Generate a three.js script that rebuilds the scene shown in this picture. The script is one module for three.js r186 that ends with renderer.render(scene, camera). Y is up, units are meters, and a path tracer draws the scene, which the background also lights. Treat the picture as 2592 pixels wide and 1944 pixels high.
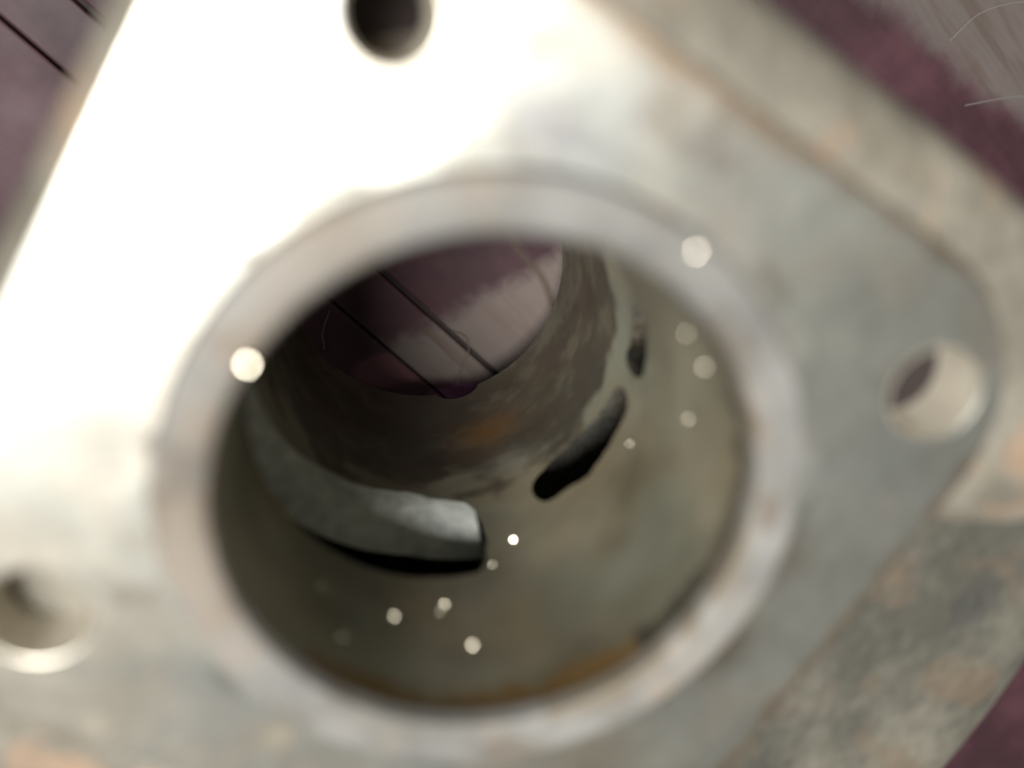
import * as THREE from 'three';
import { mergeGeometries, toCreasedNormals, mergeVertices } from 'three/addons/utils/BufferGeometryUtils.js';
import { RoundedBoxGeometry } from 'three/addons/geometries/RoundedBoxGeometry.js';
import { Brush, Evaluator, SUBTRACTION } from 'three-bvh-csg';

// ---------------------------------------------------------------- camera, sky, sun, exposure
const R = 0.025;                     // bore radius in metres (a 50 mm bore); shapes below are given in bore radii
const scene = new THREE.Scene();
const renderer = new THREE.WebGLRenderer({ antialias: true });
renderer.setSize(1024, 768);
renderer.toneMapping = THREE.LinearToneMapping;
renderer.toneMappingExposure = 1.78;
renderer.shadowMap.enabled = true;

const camera = new THREE.PerspectiveCamera(45.06, 1024 / 768, 0.005, 60);
camera.position.set(-0.4801 * R, 7.1393 * R, -1.7044 * R);
camera.up.set(0.02675, -0.36683, -0.9299);
camera.lookAt(camera.position.clone().add(new THREE.Vector3(0.15943, -0.91676, 0.36623)));
camera.focus = 6.8 * R;             // the lens is focused on the boards, not on the casting
camera.userData.fStop = 6.2;

const sunDir = new THREE.Vector3(-0.30, 1, -0.085).normalize();
const sun = new THREE.DirectionalLight(new THREE.Color(1.0, 0.985, 0.96), 5.0);
sun.position.copy(sunDir).multiplyScalar(2);
sun.castShadow = true; sun.shadow.radius = 36;
sun.shadow.mapSize.set(2048, 2048);
Object.assign(sun.shadow.camera, { left: -0.3, right: 0.3, top: 0.3, bottom: -0.3, near: 0.1, far: 4 });
scene.add(sun, sun.target);

{ // pale hazy daylight sky
  const W = 256, H = 128, d = new Float32Array(W * H * 4), v = new THREE.Vector3();
  for (let j = 0; j < H; j++) for (let i = 0; i < W; i++) {
    const el = ((j + 0.5) / H - 0.5) * Math.PI, az = ((i + 0.5) / W - 0.5) * 2 * Math.PI;
    v.set(Math.cos(el) * Math.cos(az), Math.sin(el), Math.cos(el) * Math.sin(az));
    const c = Math.max(0, v.dot(sunDir)), h = Math.max(0, v.y), g = 0.1 * Math.pow(c, 8) + 0.6 * Math.pow(c, 60), L = 0.06 + 0.32 * Math.pow(1 - h, 1.7);   // brighter towards a hazy horizon
    const k = (j * W + i) * 4, low = v.y < 0 ? 0.35 : 1;
    d[k] = (L * 0.98 + g) * low; d[k + 1] = (L + g) * low; d[k + 2] = (L * 0.93 + g * 0.9) * low; d[k + 3] = 1;
  }
  const t = new THREE.DataTexture(d, W, H, THREE.RGBAFormat, THREE.FloatType);
  t.mapping = THREE.EquirectangularReflectionMapping; t.magFilter = t.minFilter = THREE.LinearFilter; t.needsUpdate = true;
  scene.background = t; scene.environment = t;
}

// ---------------------------------------------------------------- noise and textures
function hash(x, y, s) { let h = Math.imul(x, 374761393) ^ Math.imul(y, 668265263) ^ Math.imul(s, 974634777); h = Math.imul(h ^ (h >>> 13), 1274126177); return ((h ^ (h >>> 16)) >>> 0) / 4294967296; }
function noise(x, y, s = 1) {
  const xi = Math.floor(x), yi = Math.floor(y), fx = x - xi, fy = y - yi, u = fx * fx * (3 - 2 * fx), w = fy * fy * (3 - 2 * fy);
  const a = hash(xi, yi, s), b = hash(xi + 1, yi, s), c = hash(xi, yi + 1, s), e = hash(xi + 1, yi + 1, s);
  return a + (b - a) * u + (c - a) * w + (a - b - c + e) * u * w;
}
function fbm(x, y, s, n = 4) { let t = 0, a = 0.5, m = 0; for (let i = 0; i < n; i++) { t += a * noise(x, y, s + i * 17); m += a; a *= 0.55; x *= 2.03; y *= 2.03; } return t / m; }
const sm = (a, b, x) => { const t = Math.min(1, Math.max(0, (x - a) / (b - a))); return t * t * (3 - 2 * t); };
const mix = (a, b, t) => [a[0] + (b[0] - a[0]) * t, a[1] + (b[1] - a[1]) * t, a[2] + (b[2] - a[2]) * t];
const enc = v => { v = Math.min(1, Math.max(0, v)); return Math.round(255 * (v <= 0.0031308 ? v * 12.92 : 1.055 * Math.pow(v, 1 / 2.4) - 0.055)); };
function colourMap(w, h, fn) {
  const d = new Uint8Array(w * h * 4);
  for (let j = 0; j < h; j++) for (let i = 0; i < w; i++) { const c = fn((i + 0.5) / w, (j + 0.5) / h), k = (j * w + i) * 4; d[k] = enc(c[0]); d[k + 1] = enc(c[1]); d[k + 2] = enc(c[2]); d[k + 3] = 255; }
  const t = new THREE.DataTexture(d, w, h, THREE.RGBAFormat); t.colorSpace = THREE.SRGBColorSpace;
  t.magFilter = THREE.LinearFilter; t.minFilter = THREE.LinearMipmapLinearFilter; t.generateMipmaps = true; t.wrapS = t.wrapT = THREE.MirroredRepeatWrapping; t.needsUpdate = true; return t;
}
function greyMap(w, h, fn) {
  const d = new Uint8Array(w * h * 4);
  for (let j = 0; j < h; j++) for (let i = 0; i < w; i++) { const c = Math.round(255 * Math.min(1, Math.max(0, fn((i + 0.5) / w, (j + 0.5) / h)))), k = (j * w + i) * 4; d[k] = d[k + 1] = d[k + 2] = c; d[k + 3] = 255; }
  const t = new THREE.DataTexture(d, w, h, THREE.RGBAFormat);
  t.magFilter = THREE.LinearFilter; t.minFilter = THREE.LinearMipmapLinearFilter; t.generateMipmaps = true; t.wrapS = t.wrapT = THREE.MirroredRepeatWrapping; t.needsUpdate = true; return t;
}
const DEG = Math.PI / 180;

// ---------------------------------------------------------------- the boards underneath
// board axes: p across the boards, q along them (bore radii, from the bore's axis)
const BA = 46.5 * DEG;
const FLOOR = { p0: -7, q0: -7, size: 14 };
const inPatch = (x, y) => {            // sunlit and glaring floor painted in as worn beige wood, in plan (x right, y up)
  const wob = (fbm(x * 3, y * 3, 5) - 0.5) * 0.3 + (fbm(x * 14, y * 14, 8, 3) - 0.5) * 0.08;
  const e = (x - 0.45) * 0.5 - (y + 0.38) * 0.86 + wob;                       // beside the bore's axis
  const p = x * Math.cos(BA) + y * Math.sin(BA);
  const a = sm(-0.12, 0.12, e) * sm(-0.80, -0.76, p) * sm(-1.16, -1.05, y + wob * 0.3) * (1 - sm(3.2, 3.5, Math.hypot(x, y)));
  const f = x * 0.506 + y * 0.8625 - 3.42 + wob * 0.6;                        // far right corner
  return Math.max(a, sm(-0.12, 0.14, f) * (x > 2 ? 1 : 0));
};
const boardXY = (u, v) => { const p = FLOOR.p0 + u * FLOOR.size, q = FLOOR.q0 + v * FLOOR.size; return [p, q, p * Math.cos(BA) + q * Math.sin(BA), p * Math.sin(BA) - q * Math.cos(BA)]; };
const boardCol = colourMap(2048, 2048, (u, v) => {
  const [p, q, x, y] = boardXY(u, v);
  const grain = fbm(p * 26, q * 1.6, 21, 3), fine = noise(p * 90, q * 5, 31), cloud = fbm(x * 1.6, y * 1.6, 41);
  let c = mix([0.017, 0.0066, 0.0086], [0.038, 0.0155, 0.0195], sm(0.2, 0.8, fbm(x * 2.1 + 3, y * 2.1, 43, 4)) * 0.85 + grain * 0.15);
  const red = Math.exp(-((x + 0.23) ** 2 / 0.12 + (y + 1.0) ** 2 / 0.03)); c = mix(c, [0.10, 0.040, 0.048], sm(0.35, 0.6, red * (0.5 + cloud)) * 0.5);
  const vio = Math.exp(-((x - 0.3) ** 2 / 0.1 + (y + 1.22) ** 2 / 0.012)); c = mix(c, [0.095, 0.032, 0.070], sm(0.35, 0.6, vio * (0.5 + cloud)) * 0.8);
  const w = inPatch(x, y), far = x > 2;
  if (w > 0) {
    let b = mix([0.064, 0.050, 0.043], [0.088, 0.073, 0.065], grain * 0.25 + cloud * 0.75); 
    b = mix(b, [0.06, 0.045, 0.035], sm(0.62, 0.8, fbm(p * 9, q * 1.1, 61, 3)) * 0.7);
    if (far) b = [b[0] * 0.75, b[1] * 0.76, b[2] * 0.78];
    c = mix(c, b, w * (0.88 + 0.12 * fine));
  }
  const k = 1 - 0.10 * sm(0.55, 0.9, fine);
  const crack = Math.abs(p + 0.46 + (noise(q * 5, 3, 91) - 0.5) * 0.05 + q * 0.02); if (crack < 0.022 && q > 0.45 && q < 1.2) c = mix(c, [0.05, 0.036, 0.025], (1 - crack / 0.022) * 0.7);
  const lineC = Math.abs((x - 0.93) * 0.843 + (y + 0.2) * 0.537 + (noise(x * 4, y * 4, 81) - 0.5) * 0.05);
  if (lineC < 0.05 && Math.hypot(x - 0.93, y + 0.2) < 0.6) c = mix(c, [0.030, 0.021, 0.014], (1 - lineC / 0.05) * 0.8);
  return [c[0] * k, c[1] * k, c[2] * k];
});
const boardBump = greyMap(1024, 1024, (u, v) => { const [p, q, x, y] = boardXY(u, v); return 0.5 + 0.15 * (fbm(p * 24, q * 1.5, 21, 3) - 0.5) - 0.25 * inPatch(x, y) + 0.08 * (noise(p * 60, q * 4, 3) - 0.5); });
const boardRough = greyMap(1024, 1024, (u, v) => { const [p, q, x, y] = boardXY(u, v); return 0.52 + 0.2 * inPatch(x, y) + 0.12 * (fbm(x * 4, y * 4, 13) - 0.5); });
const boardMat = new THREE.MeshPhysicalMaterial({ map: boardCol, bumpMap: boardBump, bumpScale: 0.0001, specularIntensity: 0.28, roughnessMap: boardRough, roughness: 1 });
const earthShadeMat = new THREE.MeshStandardMaterial({ color: new THREE.Color().setRGB(0.014, 0.009, 0.008), roughness: 1 });

const cast = o => { o.traverse(m => { if (m.isMesh) { m.castShadow = m.receiveShadow = true; } }); return o; };
const floor = new THREE.Group(); floor.name = 'floor';
floor.userData = { kind: 'structure' };
scene.add(floor);
{
  const under = new THREE.Mesh(new THREE.BoxGeometry(1.4, 0.004, 1.4), earthShadeMat); under.name = 'subfloor'; under.position.y = -0.0036; floor.add(under);
  const seams = [-26, -22, -18, -14, -11, -8, -5.6, -4, -2.4, -0.775, -0.335, 1.75, 3.1, 5.2, 7.5, 10, 13, 17, 21, 26];
  const gaps = { '-0.335': 0.042, '-0.775': 0.018 };
  let n = 0;
  for (let i = 0; i + 1 < seams.length; i++) {
    const a = seams[i] + (gaps[seams[i]] ?? 0.02) / 2, b = seams[i + 1] - (gaps[seams[i + 1]] ?? 0.02) / 2, w = b - a, L = 52;
    // a board: eased top edges, upper face at y = 0
    const s = new THREE.Shape(), e = 0.02;
    s.moveTo(0, -0.36); s.lineTo(w, -0.36); s.lineTo(w, -e); s.quadraticCurveTo(w, 0, w - e, 0); s.lineTo(e, 0); s.quadraticCurveTo(0, 0, 0, -e); s.closePath();
    const g = new THREE.ExtrudeGeometry(s, { depth: L, bevelEnabled: false, curveSegments: 3 }); g.translate(0, 0, -L / 2);
    const P = g.attributes.position, uv = g.attributes.uv;
    for (let k = 0; k < P.count; k++) { const p = P.getX(k) + a, q = P.getZ(k); uv.setXY(k, (p - FLOOR.p0) / FLOOR.size, (q - FLOOR.q0) / FLOOR.size); }
    g.scale(R, R, R);
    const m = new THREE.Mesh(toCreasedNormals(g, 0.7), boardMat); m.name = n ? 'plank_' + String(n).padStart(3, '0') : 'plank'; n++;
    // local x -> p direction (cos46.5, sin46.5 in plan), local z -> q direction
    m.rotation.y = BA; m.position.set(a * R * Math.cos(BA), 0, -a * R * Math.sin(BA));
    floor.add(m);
  }
}

// ---------------------------------------------------------------- the engine cylinder
const TOP = 4.0;                                         // height of the gasket face over the boards
const cyl = new THREE.Group(); cyl.name = 'engine_cylinder';
cyl.rotation.y = 59.6 * DEG;
cyl.userData = { label: 'grey cast aluminium engine cylinder with open steel-lined bore and bolt holes', category: 'engine cylinder' };
scene.add(cyl);
// in the cylinder's own axes: u to local x, v to local -z, height y; the gasket face is y = TOP
const holes = [[1.295, 1.175], [1.217, -1.371], [-1.238, 1.26], [-1.24, -1.3]];
const rotUV = a => [Math.cos(a - 59.6 * DEG), Math.sin(a - 59.6 * DEG)];   // plan angle -> (u, v)

const plateCol = colourMap(1024, 1024, (s, t) => {
  const u = (s - 0.5) * 6, v = (t - 0.5) * 6;
  const big = fbm(u * 1.7, v * 1.7, 3), mid = fbm(u * 5, v * 5, 7), fin = fbm(u * 22, v * 22, 9, 3);
  let c = mix([0.36, 0.353, 0.31], [0.53, 0.523, 0.465], sm(0.2, 0.8, big * 0.45 + mid * 0.4 + fin * 0.15));
  const warm = sm(0.5, 0.72, fbm(u * 2.6 + 9, v * 2.6, 15)); c = mix(c, [0.56, 0.46, 0.36], warm * 0.32);
  const cool = sm(0.55, 0.75, fbm(u * 2.2 - 4, v * 2.2 + 7, 25)); c = mix(c, [0.40, 0.43, 0.44], cool * 0.28);
  const dark = sm(0.64, 0.8, fbm(u * 4 + 2, v * 4 - 5, 35)); c = mix(c, [0.22, 0.18, 0.14], dark * 0.45);
  const spot = (x, y, a, b, k, col) => { const w = Math.exp(-(((u - x) / a) ** 2 + ((v - y) / b) ** 2) * (0.6 + 0.9 * mid)); c = mix(c, col, w * k); };
  spot(1.257, 0.525, 0.10, 0.26, 0.75, [0.26, 0.26, 0.26]); spot(-0.46, 1.32, 0.14, 0.10, 0.5, [0.24, 0.25, 0.24]);
  spot(0.309, -1.141, 0.13, 0.2, 0.75, [0.2, 0.13, 0.08]); spot(-0.16, -1.296, 0.2, 0.12, 0.75, [0.17, 0.11, 0.06]);
  spot(1.262, 0.091, 0.06, 0.06, 0.3, [0.7, 0.66, 0.56]); spot(-1.381, 0.193, 0.07, 0.06, 0.7, [0.80, 0.68, 0.52]); spot(-1.626, 0.853, 0.06, 0.06, 0.6, [0.75, 0.65, 0.52]);  // first pale spot stands for a blurred highlight, painted into the colour
  spot(-0.9, -1.1, 0.25, 0.25, 0.5, [0.30, 0.23, 0.14]);
  const rim = Math.max(Math.abs(u / 1.7), Math.abs(v / 1.78)), stain = fbm(u * 6, v * 6, 45);
  c = mix(c, [0.30, 0.20, 0.12], sm(0.945, 0.99, rim + (stain - 0.5) * 0.05) * 0.75 * (u > 1.2 || v < -1.2 ? 1 : 0.08));   // old oil along the edge
  return c;
});
const plateBump = greyMap(1024, 1024, (s, t) => { const u = (s - 0.5) * 6, v = (t - 0.5) * 6; return 0.5 + 0.5 * (fbm(u * 9, v * 9, 55) - 0.5) + 0.35 * (fbm(u * 34, v * 34, 65, 3) - 0.5); });
const plateRough = greyMap(512, 512, (s, t) => { const u = (s - 0.5) * 6, v = (t - 0.5) * 6; return 0.365 + 0.03 * (fbm(u * 3.5, v * 3.5, 75) - 0.5) + 0.04 * (fbm(u * 16, v * 16, 85) - 0.5); });
const faceMat = new THREE.MeshStandardMaterial({ map: plateCol, bumpMap: plateBump, bumpScale: 0.00004, roughnessMap: plateRough, roughness: 1, metalness: 1 });
const castCol = colourMap(512, 512, (s, t) => {
  const u = s * 8, v = t * 8, m = fbm(u * 2.2, v * 2.2, 101), g = fbm(u * 14, v * 14, 111, 3);
  let c = mix([0.035, 0.033, 0.024], [0.10, 0.092, 0.07], sm(0.25, 0.78, m * 0.8 + g * 0.2));
  c = mix(c, [0.085, 0.057, 0.034], sm(0.52, 0.75, fbm(u * 3 + 5, v * 3, 121)) * 0.55);
  return mix(c, [0.02, 0.02, 0.018], sm(0.62, 0.78, fbm(u * 2.7, v * 2.7 + 9, 131)) * 0.6);
});
const castBump = greyMap(512, 512, (s, t) => fbm(s * 160, t * 160, 141, 4));
const castMat = new THREE.MeshStandardMaterial({ map: castCol, bumpMap: castBump, bumpScale: 0.0005, roughness: 0.75, metalness: 0.1 });
const flangeCol = colourMap(512, 512, (s, t) => {
  const u = (s - 0.5) * 6, v = (t - 0.5) * 6, m = fbm(u * 3.2, v * 3.2, 151), g = fbm(u * 18, v * 18, 161, 3);
  let c = mix([0.105, 0.094, 0.072], [0.185, 0.170, 0.136], sm(0.25, 0.78, m * 0.65 + g * 0.35));
  c = mix(c, [0.26, 0.165, 0.10], sm(0.55, 0.72, fbm(u * 3.4 + 1, v * 3.4, 171)) * 0.6);
  return c;
});
const flangeMat = new THREE.MeshStandardMaterial({ map: flangeCol, bumpMap: castBump, bumpScale: 0.0003, roughness: 0.6, metalness: 0.2 });

const ev = new Evaluator(); ev.useGroups = false; ev.attributes = ['position', 'normal', 'uv'];
function cut(g, list) { let b = new Brush(g); b.updateMatrixWorld(); for (const d of list) { b = ev.evaluate(b, d, SUBTRACTION); b.updateMatrixWorld(); } return b.geometry; }
const boltMat = new THREE.MeshStandardMaterial({ map: colourMap(128, 128, (s, t) => mix([0.40, 0.36, 0.29], [0.62, 0.57, 0.47], fbm(s * 60, t * 60, 401, 3))), roughness: 0.55, metalness: 0.25 });
function lathe(profile, seg) {
  const g = new THREE.LatheGeometry(profile.map(p => new THREE.Vector2(p[0], p[1])), seg); return g;
}
function planarUV(g, S, off = 0.5) { const P = g.attributes.position, uv = new Float32Array(P.count * 2); for (let k = 0; k < P.count; k++) { uv[2 * k] = (P.getX(k) + P.getZ(k) * 0.6) / S + off; uv[2 * k + 1] = (P.getY(k) + P.getZ(k) * 0.6) / S + off; } g.setAttribute('uv', new THREE.BufferAttribute(uv, 2)); }
function rounded(pts, r) {            // pts: [x, y, radius?], anticlockwise
  const s = new THREE.Shape(), n = pts.length;
  for (let i = 0; i < n; i++) {
    const a = new THREE.Vector2(...pts[(i + n - 1) % n]), b = new THREE.Vector2(pts[i][0], pts[i][1]), c = new THREE.Vector2(...pts[(i + 1) % n]), rr = pts[i][2] ?? r;
    const d1 = a.clone().sub(b), d2 = c.clone().sub(b), k1 = Math.min(rr, d1.length() * 0.49), k2 = Math.min(rr, d2.length() * 0.49);
    const p1 = b.clone().addScaledVector(d1.normalize(), k1), p2 = b.clone().addScaledVector(d2.normalize(), k2);
    if (i) s.lineTo(p1.x, p1.y); else s.moveTo(p1.x, p1.y);
    const h = 0.55; s.bezierCurveTo(p1.x + (b.x - p1.x) * h, p1.y + (b.y - p1.y) * h, p2.x + (b.x - p2.x) * h, p2.y + (b.y - p2.y) * h, p2.x, p2.y);
  }
  s.closePath(); return s;
}
function hole(s, x, y, r) { const p = new THREE.Path(); p.absarc(x, y, r, 0, Math.PI * 2, true); s.holes.push(p); }
function slab(shape, z0, z1, bevel, S, seg = 5, crease = 0.6) {   // extruded between heights z0 and z1 (below the gasket face), edges eased
  const b = bevel, g0 = new THREE.ExtrudeGeometry(shape, { depth: Math.max(1e-3, z1 - z0 - 2 * b), bevelEnabled: b > 0, bevelThickness: b, bevelSize: b, bevelOffset: -b, bevelSegments: seg, curveSegments: 40 });
  g0.translate(0, 0, z0 + b); planarUV(g0, S);
  const g = toCreasedNormals(g0, crease);
  g.rotateX(-Math.PI / 2); g.translate(0, TOP, 0); g.scale(R, R, R); return g;
}
function part(name, g, m, parent = cyl, label) { const o = new THREE.Mesh(g, m); o.name = name; if (label) o.userData.label = label; parent.add(o); return o; }

// gasket face: a raised pad with the bolt holes
{
  const s = rounded([[-1.72, -1.77], [1.70, -1.77], [1.70, 1.81], [-1.72, 1.81]], 0.75);
  for (const [x, y] of holes) hole(s, x, y, x > 0 && y > 0 ? 0.17 : 0.2); hole(s, 0, 0, 1.245);
  part('gasket_face', slab(s, -0.12, 0, 0.014, 6, 3, 0.15), faceMat, cyl, 'flat machined gasket face, blown out by glare at upper left');
}
// the wider flange below it
{
  const s = rounded([[-2.6, -1.70, 0.3], [0.56, -1.70, 0.05], [0.90, -2.44, 0.1], [1.25, -2.62, 0.15], [1.95, -2.45, 0.4], [2.08, -1.45, 0.5], [2.06, 1.97, 0.8], [-1.93, 1.97, 0.3], [-1.93, 1.78, 0.15], [-2.6, 1.55, 0.3]], 0.3);
  hole(s, 0, 0, 1.22);
  let g = slab(s, -0.85, -0.10, 0.28, 6, 9);
  g = cut(mergeVertices(g, 1e-7), holes.map(([x, y]) => { const d = x > 0 && y > 0 ? 1.3 : 0.6, c = new THREE.CylinderGeometry(0.21, 0.21, d + 0.5, 40); c.translate(x, TOP - d + (d + 0.5) / 2, -y); c.scale(R, R, R); const b = new Brush(c); b.updateMatrixWorld(); return b; }));
  for (const [x, y] of holes) {     // blind bolt holes with machined walls
    const d = x > 0 && y > 0 ? 0.9 : x < 0 ? 0.27 : 0.29, c = lathe([[0.193, -d], [0.2085, -d], [0.2085, -0.123], [0.1985, -0.123], [0.1985, -0.016], [0.195, -0.010], [0.193, -0.02], [0.193, -d]], 40);
    planarUV(c, 6); if (x > 0 && y > 0) c.scale(0.848, 1, 0.848); c.translate(x, TOP, -y); c.scale(R, R, R); const bh = part('bolt_hole', toCreasedNormals(c, 0.5), boltMat);
    const fl = new THREE.CylinderGeometry(0.207, 0.207, 0.04, 32); planarUV(fl, 8); fl.translate(x, TOP - d - 0.021, -y); fl.scale(R, R, R); part('hole_bottom', fl, x < 0 && y > 0 ? flangeMat : earthShadeMat, bh);  // dark bottoms stand for shade inside the holes, put into the colour
  }
  part('flange', toCreasedNormals(g.index ? g.toNonIndexed() : g, 0.5), flangeMat);
}

// bore: liner with two transfer ports cut through it
const BORE = -3.5;
function ductBrush(t0, t1, lo, hi, r0, r1, drop) {    // a curved duct between plan angles t0..t1, floor lo(t), roof hi(t)
  const n = 48, pos = [], idx = [];
  for (let i = 0; i <= n; i++) {
    const s = i / n, a = t0 + (t1 - t0) * s, [cu, cv] = rotUV(a);
    const l = lo(s), t = hi(s), prof = [[r0, l], [0.99, l], [1.10, l - drop], [1.13, l - drop], [r1, l - drop], [r1, t - 0.05], [r0, t]];
    for (const [r, z] of prof) pos.push(cu * r, z, -cv * r);
  }
  for (let i = 0; i < n; i++) for (let k = 0; k < 7; k++) { const a = i * 7 + k, b = i * 7 + (k + 1) % 7, c = a + 7, d = b + 7; idx.push(a, b, d, a, d, c); }
  for (const [q, f] of [[0, 0], [n * 7, 1]]) for (const [i, j, k] of [[0, 1, 6], [1, 2, 6], [2, 5, 6], [2, 3, 5], [3, 4, 5]]) f ? idx.push(q + i, q + j, q + k) : idx.push(q + i, q + k, q + j);
  let g = new THREE.BufferGeometry(); g.setAttribute('position', new THREE.Float32BufferAttribute(pos, 3)); g.setIndex(idx);
  // outward orientation check by signed volume
  let vol = 0; const A = new THREE.Vector3(), B = new THREE.Vector3(), Cc = new THREE.Vector3();
  for (let i = 0; i < idx.length; i += 3) { A.fromArray(pos, idx[i] * 3); B.fromArray(pos, idx[i + 1] * 3); Cc.fromArray(pos, idx[i + 2] * 3); vol += A.dot(B.cross(Cc)); }
  if (vol < 0) for (let i = 0; i < idx.length; i += 3) [idx[i + 1], idx[i + 2]] = [idx[i + 2], idx[i + 1]];
  g.setIndex(idx); g = g.toNonIndexed(); g.computeVertexNormals(); g.setAttribute('uv', new THREE.Float32BufferAttribute(new Float32Array(g.attributes.position.count * 2), 2));
  const b = new Brush(g); b.updateMatrixWorld(); return b;
}
const round = (s, k = 0.08) => Math.sqrt(Math.max(0.02, 1 - Math.max(0, 1 - Math.min(s, 1 - s) / k) ** 2));   // rounded ends of a slot
const lerp = (pts, s) => { for (let i = 1; i < pts.length; i++) if (s <= pts[i][0]) { const t = (s - pts[i - 1][0]) / (pts[i][0] - pts[i - 1][0]); return pts[i - 1][1] + (pts[i][1] - pts[i - 1][1]) * t; } return pts[pts.length - 1][1]; };
function slot(t0, t1, top, bot, k, drop, r1 = 1.6, ragged = 0.05) {
  const mid = s => (lerp(top, s) + lerp(bot, s)) / 2 + (fbm(s * 9, t0, 501) - 0.5) * ragged, half = s => (lerp(top, s) - lerp(bot, s)) / 2 * round(s, k) * (1 + (fbm(s * 7, t0, 511) - 0.5) * ragged * 3);
  return ductBrush(t0 * DEG, t1 * DEG, s => mid(s) - half(s), s => mid(s) + half(s), 0.8, r1, drop);
}
const ducts = [
  slot(-182, -79.5, [[0, -1.0], [0.25, -0.91], [0.6, -0.92], [1, -1.0]], [[0, -1.34], [0.22, -1.50], [0.48, -1.72], [0.78, -1.86], [1, -1.72]], 0.06, 0.35, 1.6, 0.02),
  slot(-61, -13.5, [[0, -1.46], [0.4, -1.40], [1, -1.46]], [[0, -1.74], [0.4, -1.82], [1, -1.70]], 0.1, 0.45),
  slot(-7, 17, [[0, -1.36], [1, -1.30]], [[0, -1.68], [1, -1.50]], 0.2, 0.45),
];
const boreCol = colourMap(1024, 1024, (s, t) => {       // s: plan angle / 360, t: height from the far end
  const a = s * 360 - 180, z = BORE + t * 3.7, X = Math.cos(a * DEG), Y = Math.sin(a * DEG), x = 3 * X, y = 3 * Y, arc = (a > 90 ? a - 360 : a) * DEG;   // unrolled wall, its seam at the hidden upper side
  const iso = (k, seed, n = 4) => fbm(arc * 1.7 * k, z * 1.7 * k, seed, n);
  let c = mix([0.135, 0.121, 0.08], [0.325, 0.30, 0.218], sm(0.1, 0.9, iso(1.1, 201, 2) * 0.85 + iso(5, 211) * 0.15));
  c = mix(c, [0.25, 0.19, 0.105], sm(0.4, 0.8, iso(1.3, 221, 2)) * 0.4);
  c = mix(c, [0.22, 0.24, 0.185], sm(0.4, 0.8, iso(1.1, 226, 2)) * 0.45);
  const deepShade = sm(-1.80, -2.02, z + 1.0 * (iso(1.6, 246) - 0.5));
  const oilShade = Math.max(deepShade * (0.75 + 0.25 * sm(0.25, 0.6, iso(3, 249))), 0.4 * sm(0.4, 0.85, iso(1.2, 245, 3)));
  c = mix(c, mix([0.028, 0.020, 0.013], [0.060, 0.043, 0.028], iso(4, 247)), oilShade * 0.85);     // burnt oil blotches; below the ports, painted-in shade of the deep bore
  const spot = (aa, zz, da, dz, k, col) => { const w = Math.exp(-(((a - aa) / da) ** 2 + ((z - zz) / dz) ** 2)); c = mix(c, col, w * k); };
  spot(-70, -2.65, 12, 0.22, 0.8, [0.17, 0.085, 0.02]); spot(-66, -2.15, 8, 0.12, 0.5, [0.22, 0.20, 0.16]);
  // oil lacquer and rust in a ragged ring just under the mouth
  const ring = sm(-0.14, -0.04, z + (fbm(x * 3, y * 3, 231, 3) - 0.5) * 0.16) * sm(0.2, 0.1, z), low = a < -25 && a > -135 ? 1 : a > -60 && a < 60 ? 0.8 : 0.25;
  c = mix(c, a < -50 ? [0.17, 0.095, 0.026] : [0.035, 0.03, 0.02], ring * low * 0.85);
  
  return c;
});
const boreRough = greyMap(512, 512, (s, t) => { const a = (s * 2 - 1) * Math.PI, z = BORE + t * 3.7; return 0.60 + 0.25 * (fbm(Math.cos(a) * 4 + z * 2, Math.sin(a) * 4 - z * 3, 291) - 0.5); });
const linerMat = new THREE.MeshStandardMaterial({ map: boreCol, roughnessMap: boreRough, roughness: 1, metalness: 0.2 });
const rimCol = colourMap(1024, 1024, (s, t) => {
  const u = (s - 0.5) * 6, v = (t - 0.5) * 6, r = Math.hypot(u, v);
  let c = mix([0.115, 0.112, 0.102], [0.195, 0.191, 0.178], sm(0.25, 0.75, fbm(u * 2.4, v * 2.4, 251)));
  c = mix(c, [0.22, 0.175, 0.13], sm(0.45, 0.75, fbm(u * 2.8 + 3, v * 2.8, 261)) * 0.6);
  c = mix(c, [0.10, 0.075, 0.05], sm(0.56, 0.75, fbm(u * 3.2, v * 3.2 + 6, 271)) * 0.6);
  const chip = sm(1.045, 1.0, r + (fbm(u * 5, v * 5, 275, 3) - 0.5) * 0.12);
  return mix(c, [0.10, 0.075, 0.04], chip * (u + v < 0.3 && v > -0.7 ? 0.1 : 0.6));
});
const rimMat = new THREE.MeshStandardMaterial({ map: rimCol, bumpMap: plateBump, bumpScale: 0.00008, roughness: 0.72, metalness: 0.4 });
function boreUV(g) {
  g = g.index ? g.toNonIndexed() : g;
  const P = g.attributes.position, uv = g.attributes.uv;
  for (let k = 0; k < P.count; k += 3) {
    const s = [0, 1, 2].map(j => { let a = Math.atan2(-P.getZ(k + j), P.getX(k + j)) / (2 * Math.PI) + 59.6 / 360; a -= Math.floor(a + 0.5); return a + 0.5; });
    if (Math.max(...s) - Math.min(...s) > 0.5) for (let j = 0; j < 3; j++) if (s[j] < 0.5) s[j] += 1;
    for (let j = 0; j < 3; j++) uv.setXY(k + j, s[j], (P.getY(k + j) - BORE) / 3.7);
  }
  return g;
}
let liner;
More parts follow.
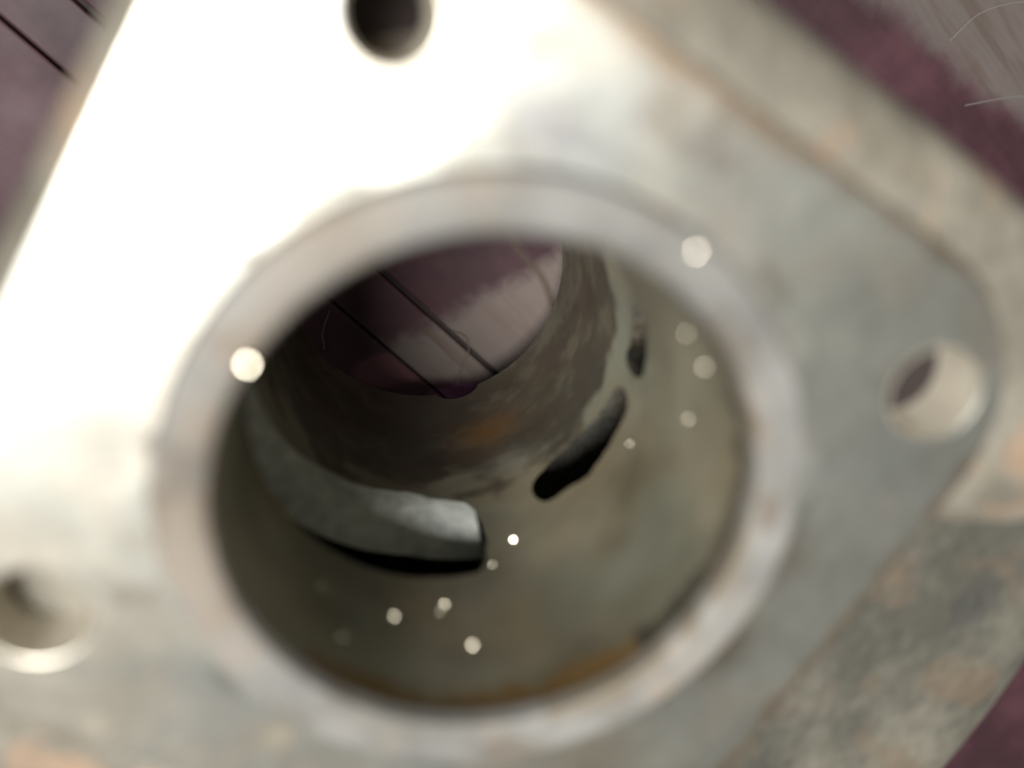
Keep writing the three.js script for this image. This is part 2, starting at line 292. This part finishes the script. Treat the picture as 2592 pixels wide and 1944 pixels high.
{
  // closed outline, anticlockwise seen with the axis on the left: up the outside, across the top, down the bore
  const prof = [[1.0, BORE], [1.06, BORE], [1.06, -0.065], [1.055, 0.03], [1.0, 0.04]];
  for (let i = 1; i <= 24; i++) prof.push([1.0, 0.04 + (BORE - 0.04) * i / 24]);
  const g = lathe(prof, 160);
  const [nu, nv] = rotUV(-76 * DEG);
  const nb = new THREE.CylinderGeometry(0.16, 0.16, 0.6, 24); nb.rotateX(Math.PI / 2); nb.rotateY(Math.atan2(nu, -nv)); nb.translate(nu * 1.1, BORE - 0.02, -nv * 1.1);
  const notch = new Brush(nb); notch.updateMatrixWorld();
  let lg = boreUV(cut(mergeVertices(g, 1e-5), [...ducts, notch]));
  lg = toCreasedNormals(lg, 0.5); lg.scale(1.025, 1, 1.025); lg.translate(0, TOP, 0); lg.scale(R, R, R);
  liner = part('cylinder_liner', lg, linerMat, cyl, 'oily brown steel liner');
  const rg = lathe([[1.0, -0.03], [1.055, -0.03], [1.06, -0.13], [1.213, -0.13], [1.213, 0.03], [1.205, 0.046], [1.19, 0.054], [1.17, 0.054], [1.09, 0.0515], [1.045, 0.047], [1.022, 0.034], [1.008, 0.0], [1.0, -0.02], [1.0, -0.03]], 160);
  rg.rotateX(-Math.PI / 2); rg.rotateX(Math.PI); planarUV(rg, 6); rg.rotateX(-Math.PI / 2); const rp = toCreasedNormals(rg, 0.5); rp.scale(1.022, 1, 1.022); rp.translate(0, TOP + 0.055, 0); rp.scale(R, R, R);
  part('liner_rim', rp, rimMat, liner, 'pale worn rim of the liner');
}
// low collar round the liner
{
  const g = lathe([[1.246, -0.03], [1.36, -0.03], [1.355, 0.002], [1.335, 0.006], [1.26, 0.006], [1.246, 0.003], [1.246, -0.03]], 160);
  g.rotateX(Math.PI / 2); planarUV(g, 6); g.rotateX(-Math.PI / 2);
  g.translate(0, TOP, 0); g.scale(R, R, R);
  part('collar', toCreasedNormals(g, 0.5), faceMat);
}
// barrel casting with the same ducts, fins, exhaust stub
{
  const g = lathe([[1.0875, -2.35], [1.62, -2.35], [1.66, -2.31], [1.66, -0.87], [1.212, -0.87], [1.212, -0.07], [1.0875, -0.07], [1.0875, -2.35]], 96);
  let bg = cut(mergeVertices(g, 1e-5), ducts); bg = bg.index ? bg.toNonIndexed() : bg;
  bg.rotateX(Math.PI / 2); planarUV(bg, 8); bg.rotateX(-Math.PI / 2); bg = toCreasedNormals(bg, 0.5); bg.translate(0, TOP, 0); bg.scale(R, R, R);
  part('barrel', bg, castMat, cyl, 'dark rough casting behind the ports');
  // floor of the left transfer port: a curved pale ledge rising outwards behind the liner
  const pos = [], puv = [], idx = [], n = 60, top = [[0, -1.0], [0.25, -0.91], [0.6, -0.92], [1, -1.0]], bot = [[0, -1.34], [0.22, -1.50], [0.48, -1.72], [0.78, -1.86], [1, -1.72]], ring = [[1.028, 0.0], [1.09, 0.14], [1.17, 0.26], [1.25, 0.34], [1.265, 0.30], [1.265, -0.3], [1.028, -0.3]], m = ring.length;
  for (let i = 0; i <= n; i++) {
    const s = 0.03 + 0.955 * i / n, a = (-182 + 102.5 * s) * DEG, [cu, cv] = rotUV(a), l = lerp(bot, s), h = (lerp(top, s) - l);
    let len = 0, pr = null; for (const [r, f] of ring) { if (pr) len += Math.hypot(r - pr[0], (f - pr[1]) * h); pr = [r, f]; puv.push(s * 1.9 / 8, len / 8); const j = (fbm(i * 0.12, r * 12, 521, 3) - 0.5) * 0.02; pos.push(cu * r, l + 0.004 + f * h + (f >= 0 ? j : 0), -cv * r); }
  }
  for (let i = 0; i < n; i++) for (let k = 0; k < m; k++) { const a = i * m + k, b = i * m + (k + 1) % m, c = a + m, d = b + m; idx.push(a, d, b, a, c, d); }
  for (const q of [0, n * m]) for (let k = 1; k + 1 < m; k++) q ? idx.push(q, q + k, q + k + 1) : idx.push(q, q + k + 1, q + k);
  let pg = new THREE.BufferGeometry(); pg.setAttribute('position', new THREE.Float32BufferAttribute(pos, 3)); pg.setAttribute('uv', new THREE.Float32BufferAttribute(puv, 2)); pg.setIndex(idx); pg = pg.toNonIndexed();
  pg = toCreasedNormals(pg, 0.7); pg.translate(0, TOP, 0); pg.scale(R, R, R);
  const ductCol = colourMap(512, 512, (s, t) => mix([0.32, 0.335, 0.31], [0.54, 0.555, 0.51], sm(0.25, 0.75, fbm(s * 150, t * 150, 301, 3) * 0.5 + fbm(s * 30, t * 30, 311) * 0.5)));
  part('port_floor', pg, new THREE.MeshStandardMaterial({ map: ductCol, bumpMap: castBump, bumpScale: 0.0004, roughness: 0.8, metalness: 0.05 }), cyl, 'rough pale grey floor of the left transfer port');
  for (let i = 0; i < 5; i++) {
    const s = rounded([[-1.85, -1.9], [1.95, -1.9], [1.95, 1.85], [-1.85, 1.85]], 0.6); hole(s, 0, 0, 1.655);
    part('cooling_fin', slab(s, -1.16 - i * 0.27, -1.06 - i * 0.27, 0.03, 8, 2), castMat);
  }
}
{
  // heavy cast boss of the exhaust side, lower right
  const s = rounded([[-2.7, -3.78], [-0.4, -3.86], [0.75, -3.68], [1.6, -3.1], [1.6, -1.6], [-2.7, -1.6]], 0.5);
  const g = slab(s, -2.6, -0.55, 0.5, 8, 10);
  part('exhaust_boss', g, castMat, cyl, 'mottled dark brown and grey cast boss at lower right');
}
for (const [x, y] of holes) {
  const g = new THREE.CylinderGeometry(0.13, 0.13, 2.9, 20); g.translate(x, 1.45, -y); g.scale(R, R, R);
  part('stud', g, castMat);
}
// bright metal flecks left on the liner
const camLocal = new THREE.Vector3(-0.4801, 3.1393, -1.7044);
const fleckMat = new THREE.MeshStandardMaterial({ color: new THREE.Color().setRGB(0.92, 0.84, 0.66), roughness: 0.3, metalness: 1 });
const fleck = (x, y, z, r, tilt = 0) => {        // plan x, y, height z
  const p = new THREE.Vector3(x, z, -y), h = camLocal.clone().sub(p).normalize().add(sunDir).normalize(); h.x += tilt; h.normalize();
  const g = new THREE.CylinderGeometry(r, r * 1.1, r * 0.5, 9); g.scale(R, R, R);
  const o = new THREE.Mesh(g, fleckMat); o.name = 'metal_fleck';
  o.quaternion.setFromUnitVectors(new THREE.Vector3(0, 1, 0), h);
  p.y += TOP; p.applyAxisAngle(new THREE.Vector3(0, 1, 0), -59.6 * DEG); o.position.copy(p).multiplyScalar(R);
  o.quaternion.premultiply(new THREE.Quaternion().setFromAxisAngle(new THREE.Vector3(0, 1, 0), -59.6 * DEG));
  liner.add(o);
};
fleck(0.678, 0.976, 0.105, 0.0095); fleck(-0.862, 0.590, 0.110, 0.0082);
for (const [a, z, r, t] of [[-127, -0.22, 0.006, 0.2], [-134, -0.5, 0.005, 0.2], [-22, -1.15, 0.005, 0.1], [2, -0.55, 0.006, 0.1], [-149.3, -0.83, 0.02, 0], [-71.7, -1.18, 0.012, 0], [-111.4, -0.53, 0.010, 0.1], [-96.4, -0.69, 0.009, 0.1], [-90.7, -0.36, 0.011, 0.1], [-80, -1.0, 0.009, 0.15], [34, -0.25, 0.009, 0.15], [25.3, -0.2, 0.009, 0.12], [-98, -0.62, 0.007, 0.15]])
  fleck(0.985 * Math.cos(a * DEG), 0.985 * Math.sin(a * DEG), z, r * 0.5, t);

// ---------------------------------------------------------------- hairs and fibres lying on the boards
const hairMats = { pale: new THREE.MeshStandardMaterial({ color: new THREE.Color().setRGB(0.085, 0.076, 0.07), roughness: 0.6 }), dark: new THREE.MeshStandardMaterial({ color: new THREE.Color().setRGB(0.05, 0.03, 0.025), roughness: 0.6 }) };
function fibre(name, pts, r, mat, label, category) {
  const c = new THREE.CatmullRomCurve3(pts.map(([x, y, h]) => new THREE.Vector3(x * R, (h ?? r) * R + 0.0001, -y * R)));
  const o = new THREE.Mesh(new THREE.TubeGeometry(c, 40, r * R, 6), mat); o.name = name; o.userData = { label, category }; scene.add(o); return o;
}
fibre('hair', [[4.15, 1.66], [4.35, 1.86], [4.6, 1.95], [4.95, 1.98]], 0.005, hairMats.pale, 'pale curved hair on the beige painted-light patch at the upper right corner', 'hair');
fibre('hair_001', [[4.40, 1.18], [4.6, 1.22], [4.85, 1.26], [5.1, 1.24]], 0.005, hairMats.pale, 'pale hair lying lowest on the beige painted-light patch at upper right', 'hair');
fibre('hair_002', [[0.25, -0.66], [0.36, -0.72], [0.39, -0.84], [0.33, -0.98], [0.30, -1.14]], 0.006, hairMats.dark, 'dark curved hair on boards seen through the bore', 'hair');
fibre('hair_003', [[-0.77, -0.80], [-0.78, -0.66], [-0.72, -0.48]], 0.006, hairMats.dark, 'dark short hair on reddish board at far left of the bore opening', 'hair');

cast(scene);
renderer.render(scene, camera);
